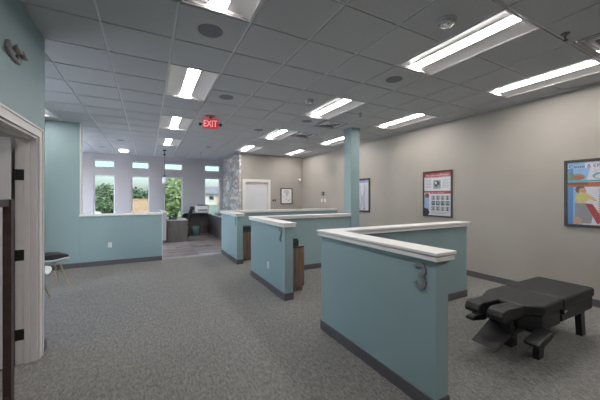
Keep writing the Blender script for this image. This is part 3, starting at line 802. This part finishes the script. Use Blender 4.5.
def art_chart(rect, poly, ell, txt):
    rect(0, 0, 1, 1, 'white'); rect(0, .89, 1, 1, 'red'); txt('The Spine and Posture', .06, .915, .045, 'white', .88); rect(.04, .875, .96, .885, 'grey')
    for k in range(6): rect(.05, .82-.035*k, .30-.03*(k % 2), .832-.035*k, 'grey'); rect(.68, .82-.035*k, .95-.04*(k % 2), .832-.035*k, 'grey')
    rect(.36, .62, .64, .82, 'grey'); ell(.50, .73, .10, .07, 'dark'); ell(.46, .75, .04, .03, 'white'); ell(.54, .68, .04, .03, 'teal')
    rect(.0, .50, 1, .57, 'red'); txt('Stages of subluxation', .26, .515, .028, 'white', .66)
    rect(0, 0, .23, .53, 'pale'); rect(0, .12, .20, .44, 'lilac'); ell(.11, .46, .09, .06, 'brown'); ell(.10, .30, .07, .12, 'sky'); poly([(0, 0), (.16, 0), (.22, .06), (.14, .15), (0, .16)], 'dark')
    for r in range(3):
        for c in range(4):
            u, v = .29+.175*c, .36-.125*r
            rect(u, v, u+.135, v+.10, 'grey' if r != 1 else 'navy'); ell(u+.07, v+.055, .038, .04, 'white' if r != 1 else 'pale'); rect(u+.05, v+.005, u+.09, v+.09, 'dark' if (r+c) % 2 else 'brown')
    for k in range(2): rect(.28, .075-.03*k, .94-.1*k, .085-.03*k, 'grey')
def art_spine(rect, poly, ell, txt):
    rect(0, 0, 1, 1, 'pale'); rect(0, .91, 1, 1, 'lilac'); txt('The Spinal Column', .08, .93, .04, 'navy', .84)
    for cx in (.34, .68):
        for k in range(20):
            v = .85-.038*k; w = .045+.003*k; ell(cx+.035*math.sin(k*.35), v, w, .016, 'grey'); ell(cx+.035*math.sin(k*.35), v, w*.6, .010, 'white')
        poly([(cx-.11, .09), (cx+.11, .09), (cx+.06, .03), (cx-.06, .03)], 'grey')
    for k in range(14):
        rect(.05, .85-.05*k, .20, .858-.05*k, 'grey'); rect(.83, .85-.05*k, .96, .858-.05*k, 'lilac')
    rect(.46, .1, .54, .5, 'lilac')
poster('framed_poster', 'framed Cause and Effect poster with bending figure, above the treatment table', 'poster', 1.21, 1.925, 1.10, 2.075, art_cause, .038, group='framed posters on the grey wall')
poster('framed_poster', 'framed white chart with red heading bands and small pictures, behind partition three', 'poster', 3.71, 4.415, 1.10, 2.095, art_chart, .032, group='framed posters on the grey wall')
poster('framed_poster', 'framed pale lilac spine poster partly hidden by the column', 'poster', 6.175, 6.87, 1.09, 2.06, art_spine, .05, group='framed posters on the grey wall')

# small fittings on the grey walls
th = thing('thermostat', 'small black-faced thermostat on the far grey wall beyond the partitions', 'thermostat', (XG, 8.62, 1.57))
m = MB(); m.box(XG-.02, XG, 8.54, 8.70, 1.58, 1.71); m.build('face', 'darkplastic', th, bevel=.006)
m = MB(); m.box(XG-.023, XG-.019, 8.59, 8.65, 1.63, 1.67); m.build('display', 'greyplastic', th)
for yy, zz, lab in ((8.70, 1.40, 'white double light switch below the thermostat'), (8.50, 1.40, 'small white light switch just right of the double switch under the thermostat')):
    sw = thing('light_switch', lab, 'switch', (XG, yy, zz))
    m = MB(); m.box(XG-.008, XG, yy-.06 if 'double' in lab else yy-.037, yy+.06 if 'double' in lab else yy+.037, zz-.058, zz+.058); m.build('plate', 'trimgrey', sw, bevel=.002)
    for oy in ((-.025, .025) if 'double' in lab else (0,)):
        m = MB(); m.box(XG-.014, XG-.007, yy+oy-.016, yy+oy+.016, zz-.033, zz+.033); m.build('rocker', 'trimgrey', sw, bevel=.002)
se = thing('motion_sensor', 'small white round sensor high on the back wall near the far corner', 'sensor', (5.40, YB, 2.19))
m = MB(); m.join(MB().lathe([(0, .05), (.04, .045), (.065, .025), (.07, 0), (0, 0)], n=20), Matrix.Translation((5.40, YB, 2.19)) @ Matrix.Rotation(PI/2, 4, 'X')); m.build('dome', 'whiteplastic', se, smooth=True)

# back wall: door, frame, lever, picture
d = thing('door_2', None, None, ((DL+DR)/2, YB, 0)); struct(d)
m = MB(); m.box(DL+.02, DR-.02, YB+.05, YB+.09, .01, DT-.02); m.build('leaf', 'doorpaint', d, bevel=.002)
m = MB(); m.box(DL-.09, DL, YB-.018, YB, 0, DT+.10); m.box(DR, DR+.09, YB-.018, YB, 0, DT+.10); m.box(DL, DR, YB-.018, YB, DT, DT+.10)
m.box(DL, DL+.02, YB, YB+.15, 0, DT); m.box(DR-.02, DR, YB, YB+.15, 0, DT); m.box(DL+.02, DR-.02, YB, YB+.15, DT-.02, DT); m.build('casing', 'white', d, bevel=.003)
m = MB(); m.lathe([(0, 0), (.03, 0), (.03, .01), (0, .01)], (DR-.09, YB+.045, .98), 12); m.box(DR-.19, DR-.08, YB+.0, YB+.015, .97, .99); m.box(DR-.10, DR-.08, YB+.0, YB+.05, .97, .99); m.build('lever', 'chrome', d)
ls = thing('light_switch', 'dark light switch plate on the back wall beside the white door', 'switch', (4.30, YB, 1.39))
m = MB(); m.box(4.23, 4.37, YB-.012, YB, 1.355, 1.425); m.build('plate', 'darkplastic', ls, bevel=.003)
m = MB(); m.box(4.27, 4.33, YB-.018, YB-.011, 1.375, 1.405); m.build('rocker', 'greyplastic', ls, bevel=.002)
pc = thing('framed_picture', 'small dark-framed black and white picture on the back wall beside the door', 'picture', (4.82, YB, 1.24))
x0, x1, z0, z1, fw = 4.565, 5.075, 1.24, 1.87, .035
m = MB(); m.box(x0, x0+fw, YB-.025, YB, z0, z1); m.box(x1-fw, x1, YB-.025, YB, z0, z1); m.box(x0+fw, x1-fw, YB-.025, YB, z0, z0+fw); m.box(x0+fw, x1-fw, YB-.025, YB, z1-fw, z1)
m.build('frame', 'frame', pc, bevel=.003)
m = MB(); m.box(x0+fw, x1-fw, YB-.008, YB-.001, z0+fw, z1-fw); m.mi = 1
for k in range(16):
    yy = random.uniform(z0+.10, z1-.12); xx = random.gauss(4.83, .05); m.tube([(xx-.03, YB-.0085, yy), (xx+random.uniform(0, .04), YB-.0085, yy+random.uniform(-.06, .06))], .006, 5)
m.box(4.68, 4.96, YB-.0095, YB-.008, z1-.16, z1-.145); m.box(4.72, 4.92, YB-.0095, YB-.008, z1-.115, z1-.10)
m.build('print', ['paper', 'ink'], pc)
# plaque on the stone wall
pq = thing('wall_plaque', 'pale blue octagonal plaque on the stone wall', 'plaque', (XS-.03, 11.65, 1.85))
m = MB(); m.prism([(11.65+.20*math.cos(PI/8+k*PI/4), 1.98+.20*math.sin(PI/8+k*PI/4)) for k in range(8)], XS-.045, XS-.015, 'x'); m.build('disc', 'plaque', pq, bevel=.005)
m = MB(); m.prism([(11.65+.12*math.cos(PI/8+k*PI/4), 1.98+.12*math.sin(PI/8+k*PI/4)) for k in range(8)], XS-.055, XS-.045, 'x'); m.build('boss', 'trimgrey', pq, bevel=.003)

# ------------------------------------------------------------------ windows
for k, (x0, x1) in enumerate(WX):
    w = thing('window_%d' % (k+1), None, None, ((x0+x1)/2, YW, .6)); struct(w)
    for nm, (z0, z1) in (('lower', (.60, 2.33)), ('transom', (2.61, 2.89))):
        f = .035
        m = MB()
        m.box(x0, x0+f, YW+.03, YW+.13, z0, z1); m.box(x1-f, x1, YW+.03, YW+.13, z0, z1); m.box(x0+f, x1-f, YW+.03, YW+.13, z0, z0+f); m.box(x0+f, x1-f, YW+.03, YW+.13, z1-f, z1)
        fr = m.build(nm+'_frame', 'winframe', w)
        m = MB(); m.box(x0+f, x1-f, YW+.078, YW+.084, z0+f, z1-f); m.build('pane', 'glass', fr)
    m = MB(); m.box(x0-.02, x1+.02, YW-.03, YW+.03, .575, .60); m.build('sill', 'winframe', w)

# ------------------------------------------------------------------ reception desks
sw = MB(); sw.box(.42, .54, 10.40, YW-.05, 0, 1.0)
pw = thing('pony_wall', 'short light grey low wall end beside the reception desk', 'low wall', (.48, 11.5, 0))
sw.build('wall_body', 'mauve', pw)
m = MB(); m.box(.40, .56, 10.38, YW-.04, 1.0, 1.03); m.build('ledge', 'cap', pw, bevel=.004)
m = MB(); m.box(.41, .55, 10.39, 10.40, 0, .10); m.box(.41, .42, 10.40, YW-.05, 0, .10); m.build('baseboard', 'base', pw)
def desk(label, x0, x1, y0, y1, h=.755, hollow=None):
    t = thing('desk', label, 'desk', ((x0+x1)/2, (y0+y1)/2, 0), group='reception desks')
    m = MB(); m.box(x0, x1, y0, y1, h-.03, h); m.build('desktop', 'desktop', t, bevel=.003)
    return t
t = desk('grey-brown desk end with pale top nearest the long half wall', .56, 1.20, 10.42, 11.15)
m = MB(); m.box(.57, 1.19, 10.44, 10.47, 0, .725); m.build('end_panel', 'deskwood', t)
m = MB(); m.box(.57, .60, 10.47, 11.13, 0, .725); m.build('modesty_panel', 'deskwood', t)
m = MB(); m.box(.76, 1.18, 10.48, 11.0, .02, .725); ped = m.build('pedestal', 'deskwood', t)
m = MB(); m.box(1.18, 1.20, 10.49, 10.99, .05, .36); dr = m.build('drawer', 'deskwood', ped)
t = desk('dark desk running beneath the windows, carrying the white printer', 1.202, 2.26, 12.10, 12.70, .90)
m = MB(); m.box(1.21, 2.25, 12.55, 12.58, 0, .87); m.build('modesty_panel', 'deskwood', t)
m = MB(); m.box(1.215, 1.245, 12.12, 12.55, 0, .87); m.build('side_panel', 'deskwood', t)
t = desk('dark desk along the stone wall, mostly hidden by partition one', 2.262, 2.86, 10.30, 12.70, .82)
m = MB(); m.box(2.275, 2.305, 10.32, 12.68, 0, .79); m.build('front_panel', 'deskwood', t)
m = MB(); m.box(2.305, 2.84, 10.32, 10.35, 0, .79); m.build('end_panel', 'deskwood', t)
# printer, phone, papers, monitor, boxes
pt = thing('printer', 'white office printer on the desk below the windows', 'printer', (1.98, 12.38, .90))
m = MB(); m.box(1.74, 2.22, 12.20, 12.58, .90, 1.16); m.build('body', 'shell', pt, bevel=.02)
m = MB(); m.box(1.78, 2.18, 12.22, 12.5, 1.16, 1.20); m.build('document_feeder', 'darkplastic', pt, bevel=.01)
m = MB(); m.box(1.80, 2.16, 12.185, 12.205, .95, 1.02); m.build('paper_tray', 'greyplastic', pt)
ph = thing('desk_phone', 'black desk phone on the pale desk end', 'phone', (.74, 10.62, .755))
m = MB(); m.prism([(10.53, .755), (10.72, .755), (10.72, .83), (10.53, .78)], .63, .86, 'x'); m.build('base', 'darkplastic', ph, bevel=.006)
m = MB(); m.tube([(.66, 10.54, .83), (.66, 10.58, .86), (.66, 10.66, .87), (.66, 10.71, .865)], [.028, .02, .02, .028], 10); m.build('handset', 'darkplastic', ph, smooth=True)
pp = MB(); pp.box(.92, 1.14, 10.50, 10.80, .755, .764); tag(pp.build('paper_sheet', 'paper'), 'white paper sheet on the pale desk end beside the phone', 'paper')
mo = thing('monitor', 'small dark monitor on the window desk left of the printer', 'monitor', (1.5, 12.45, .90))
m = MB(); m.box(1.52, 1.69, 12.44, 12.47, .98, 1.13); m.build('screen', 'darkplastic', mo, bevel=.005)
m = MB(); m.box(1.58, 1.63, 12.45, 12.48, .91, 1.0); m.box(1.53, 1.68, 12.38, 12.52, .90, .912); m.build('stand', 'blackmetal', mo)
kb = MB(); kb.box(2.36, 2.66, 11.4, 11.75, .82, .90); tag(kb.build('file_box', 'greyplastic', bevel=.006), 'grey file box on the desk along the stone wall', 'box')
kb = MB(); kb.box(2.35, 2.60, 10.95, 11.25, .82, .86); tag(kb.build('keyboard', 'darkplastic', bevel=.006), 'dark keyboard on the desk along the stone wall', 'keyboard')
# waste bin
wb = thing('waste_bin', 'small grey-teal waste bin on the planks under the window desk', 'bin', (1.62, 12.0, 0))
m = MB(); m.lathe([(0, 0), (.12, 0), (.155, .36), (.145, .36), (.112, .02), (0, .02)], (1.66, 11.92, 0.001), 20); m.build('bucket', 'binteal', wb, smooth=True)
m = MB(); m.lathe([(.15, .35), (.162, .355), (.162, .37), (.15, .372), (.145, .36), (.15, .35)], (1.66, 11.92, 0.001), 20); m.build('rim', 'binteal', wb, smooth=True)
# office chair
oc = thing('office_chair', 'black office chair at the reception desk, turned sideways', 'chair', (1.12, 11.65, .001), 0)
X0, Y0 = 1.12, 11.65
m = MB()
for k in range(5):
    a = k*2*PI/5+.3; m.tube([(X0, Y0, .11), (X0+.27*math.cos(a), Y0+.27*math.sin(a), .075)], [.022, .014], 8)
m.build('star_base', 'darkplastic', oc)
for k in range(5):
    a = k*2*PI/5+.3; x, y = X0+.28*math.cos(a), Y0+.28*math.sin(a)
    m = MB(); m.tube([(x-.02, y, .031), (x+.02, y, .031)], .03, 12); m.build('caster', 'rubber', oc)
m = MB(); m.tube([(X0, Y0, .09), (X0, Y0, .44)], [.03, .024], 12); m.build('gas_column', 'blackmetal', oc)
m = MB(); m.box(X0-.23, X0+.22, Y0-.23, Y0+.23, .44, .52); m.build('seat', 'cushion', oc, bevel=.03, seg=3)
m = MB(); m.prism([(X0+.20, .58), (X0+.25, .56), (X0+.30, .75), (X0+.40, 1.08), (X0+.36, 1.12), (X0+.31, 1.05), (X0+.23, .76)], Y0-.20, Y0+.20, 'y')
m.bm.verts.ensure_lookup_table()
bk = m.build('backrest', 'cushion', oc, bevel=.02, seg=3)
m = MB(); m.tube([(X0+.05, Y0, .44), (X0+.25, Y0, .47), (X0+.27, Y0, .66)], .016, 8); m.build('back_support', 'blackmetal', oc)
for s_ in (-1, 1):
    m = MB(); y = Y0+s_*.25; m.tube([(X0, Y0+s_*.18, .45), (X0, y, .47), (X0-.02, y, .68)], .012, 8); m.box(X0-.13, X0+.13, y-.03, y+.03, .68, .705); m.build('armrest', 'darkplastic', oc)
# pendant lamp
pl = thing('pendant_lamp', 'pendant lamp with black cord and white glass shade hanging near the windows', 'pendant lamp', (.50, 10.80, CEIL))
px_, py_ = .50, 10.80
m = MB(); m.lathe([(0, 0), (.06, 0), (.06, -.03), (.01, -.04), (.01, -.14), (.04, -.15), (.04, -.18), (0, -.19)], (px_, py_, CEIL), 20); m.build('canopy', 'blackmetal', pl)
m = MB(); m.tube([(px_, py_, CEIL-.18), (px_, py_, 2.24)], .006, 8); m.build('cord', 'blackmetal', pl)
m = MB(); m.lathe([(0, .06), (.03, .05), (.035, -.02), (.0, -.02)], (px_, py_, 2.22), 16); m.build('socket', 'blackmetal', pl)
m = MB(); m.lathe([(.035, 0), (.07, -.02), (.078, -.10), (.07, -.22), (.064, -.22), (.072, -.10), (.064, -.03), (.03, -.01)], (px_, py_, 2.20), 20); m.build('shade', 'ball', pl, smooth=True)
# lit dome light over the left window
dl = thing('dome_light', 'small glowing flush dome light on the ceiling over the left windows', 'dome light', (-.72, 11.35, CEIL))
m = MB(); m.lathe([(0, 0), (.16, 0), (.16, -.02), (0, -.02)], (-.72, 11.35, CEIL), 24); m.build('base', 'trimgrey', dl)
m = MB(); m.lathe([(.15, -.02), (.14, -.06), (.10, -.09), (0, -.10)], (-.72, 11.35, CEIL), 24); m.build('diffuser', emit('dome_glow', (1, .9, .78), 3.0), dl, smooth=True)

# ------------------------------------------------------------------ outdoors
b = MB(); b.box(-80, 80, 17.5, 34, -.25, -.1); b.box(-80, 80, 48, 140, -.25, -.1); struct(b.build('ground_lawn', 'grass'))
b = MB(); b.box(-80, -3.5, -10, YW+.2, -.25, -.11); b.box(-80, 80, YW+.2, 17.5, -.25, -.11); struct(b.build('ground_pavement', 'concrete'))
b = MB(); b.box(-80, 80, 34, 48, -.25, -.11); struct(b.build('ground_road', 'asphalt'))
def tree(label, x, y, base, h, r, rz, leaf, n, ls, trunk=.05):
    t = thing('tree', label, 'tree', (x, y, -.1), group='trees outside the windows')
    m = MB(); m.tube([(x, y, -.1), (x+.03, y, base*.6), (x, y, base+.5*rz)], [trunk*1.3, trunk, trunk*.6], 8)
    for k in range(5):
        a = k*1.3; m.tube([(x, y, base*.7+.05*k), (x+r*.6*math.cos(a), y+r*.6*math.sin(a), base+rz*(.4+.1*k))], [trunk*.5, trunk*.2], 6)
    m.build('trunk', 'bark', t)
    m = MB(); cl = []
    for k in range(26):
        v = Vector((random.gauss(0, 1), random.gauss(0, 1), random.gauss(0, 1))).normalized()*random.uniform(.35, .85)
        cl.append((Vector((v.x*r, v.y*r, v.z*rz))+Vector((x, y, base+rz)), random.uniform(.25, .42)*r))
    for k in range(n):
        c, cr = random.choice(cl)
        d_ = Vector((random.gauss(0, 1), random.gauss(0, 1), random.gauss(0, 1))).normalized()
        p = c+d_*cr*random.uniform(.6, 1.05)
        nrm = (d_+Vector((random.gauss(0, .5), random.gauss(0, .5), random.gauss(0, .5)))).normalized()
        a = nrm.orthogonal().normalized(); a.rotate(Matrix.Rotation(random.uniform(0, 6.28), 3, nrm)); bb = nrm.cross(a)
        s_ = ls*random.uniform(.6, 1.2)
        m._face([m.bm.verts.new(p+a*s_), m.bm.verts.new(p+bb*s_*.55), m.bm.verts.new(p-a*s_), m.bm.verts.new(p-bb*s_*.55)])
    m.build('foliage', leaf, t)
tree('rounded green tree filling the leftmost window', -2.25, 22, .0, 2.9, 1.1, 1.35, 'leafdark', 2600, .13)
tree('bright pale green tree filling the window behind the hanging lamp', 1.55, 20, -.0, 3.0, 1.35, 1.45, 'leaflight', 3000, .14)
for k, (x, y, r, rz, lab) in enumerate(((-3.2, 70, 3.2, 1.6, 'distant low tree on the horizon in the second window, left one'), (2.2, 74, 3.4, 1.5, 'distant low tree on the horizon in the second window, right one'),
                                    (22, 76, 3.5, 2.0, 'distant tree beside the pale house in the narrow right window'))):
    tree(lab, x, y, -.0, 4, r, rz, 'leaffar', 1200, .45, .15)
bw = MB(); bw.box(-2.2, 2.3, 30.0, 30.3, -.1, 1.25); bw.box(-2.25, 2.35, 29.95, 30.35, 1.25, 1.33)
tag(bw.build('brick_wall', 'brick'), 'low orange brick wall outside the second window', 'wall')
ho = thing('house', 'pale house with grey roof across the road, in the narrow right window', 'house', (15, 60, -.1))
m = MB(); m.box(9.5, 20.5, 58, 66, -.1, 2.2); m.build('walls', 'siding', ho)
m = MB(); m.prism([(57.4, 2.1), (66.6, 2.1), (62, 3.6)], 9.0, 21.0, 'x'); m.build('roof', 'roof', ho)
for x in (10.5, 13.0, 15.5, 18.0):
    m = MB(); m.box(x, x+1.1, 57.94, 58.02, .8, 1.7); f_ = m.build('window', 'winframe', ho)
    m = MB(); m.box(x+.1, x+1.0, 57.92, 57.95, .9, 1.6); m.build('pane', 'carglass', f_)
m = MB(); m.box(12.0, 12.8, 57.94, 58.02, -.1, 1.7); m.build('door', 'brick', ho)
def car(label, x, y):
    t = thing('car', label, 'car', (x, y, -.1))
    m = MB(); m.prism([(x-2.1, .15), (x+2.1, .15), (x+2.15, .55), (x+1.9, .72), (x+1.1, .80), (x+.55, 1.28), (x-1.0, 1.30), (x-1.7, .85), (x-2.1, .78)], y-.85, y+.85, 'y'); m.build('body', 'carpaint', t, bevel=.08, seg=3)
    m = MB(); m.prism([(x+.98, .82), (x+.5, 1.22), (x-.92, 1.23), (x-1.5, .86)], y-.87, y+.87, 'y'); m.build('side_glass', 'carglass', t)
    for dx in (-1.3, 1.3):
        for dy in (-.8, .8):
            m = MB(); m.tube([(x+dx, y+dy-.1, .22), (x+dx, y+dy+.1, .22)], .32, 16); m.build('wheel', 'rubber', t)
car('white parked car glimpsed low in the leftmost window', -4.0, 26.5)

# ------------------------------------------------------------------ light, sky, camera
w = bpy.data.worlds.new('sky'); S.world = w; w.use_nodes = True
t = w.node_tree; bg = t.nodes['Background']
sk = t.nodes.new('ShaderNodeTexSky'); sk.sky_type = 'NISHITA'; sk.sun_disc = False; sk.sun_elevation = math.radians(48); sk.sun_rotation = math.radians(200)
sk.air_density = 1.0; sk.dust_density = 2.5; sk.ozone_density = 1.0
t.links.new(sk.outputs[0], bg.inputs['Color']); bg.inputs['Strength'].default_value = 1.1
sun = bpy.data.lights.new('sun', 'SUN'); sun.energy = 13; sun.angle = .01; sun.color = (1, .95, .88)
so = bpy.data.objects.new('sun', sun); COL.objects.link(so); so.rotation_euler = (math.radians(45), 0, math.radians(20))

cam = bpy.data.cameras.new('camera'); co = bpy.data.objects.new('camera', cam); COL.objects.link(co)
co.location = (0, 0, EYE); co.rotation_euler = (PI/2, 0, -math.radians(28.0))
cam.sensor_width = 36; cam.lens = 286/600*36; cam.shift_y = -3.5/600; cam.clip_start = .05; cam.clip_end = 500
S.camera = co
S.view_settings.view_transform = 'Standard'; S.view_settings.look = 'None'; S.view_settings.gamma = 1
S.view_settings.exposure = .93
S.cycles.use_denoising = True
S.cycles.max_bounces = 10; S.cycles.diffuse_bounces = 6
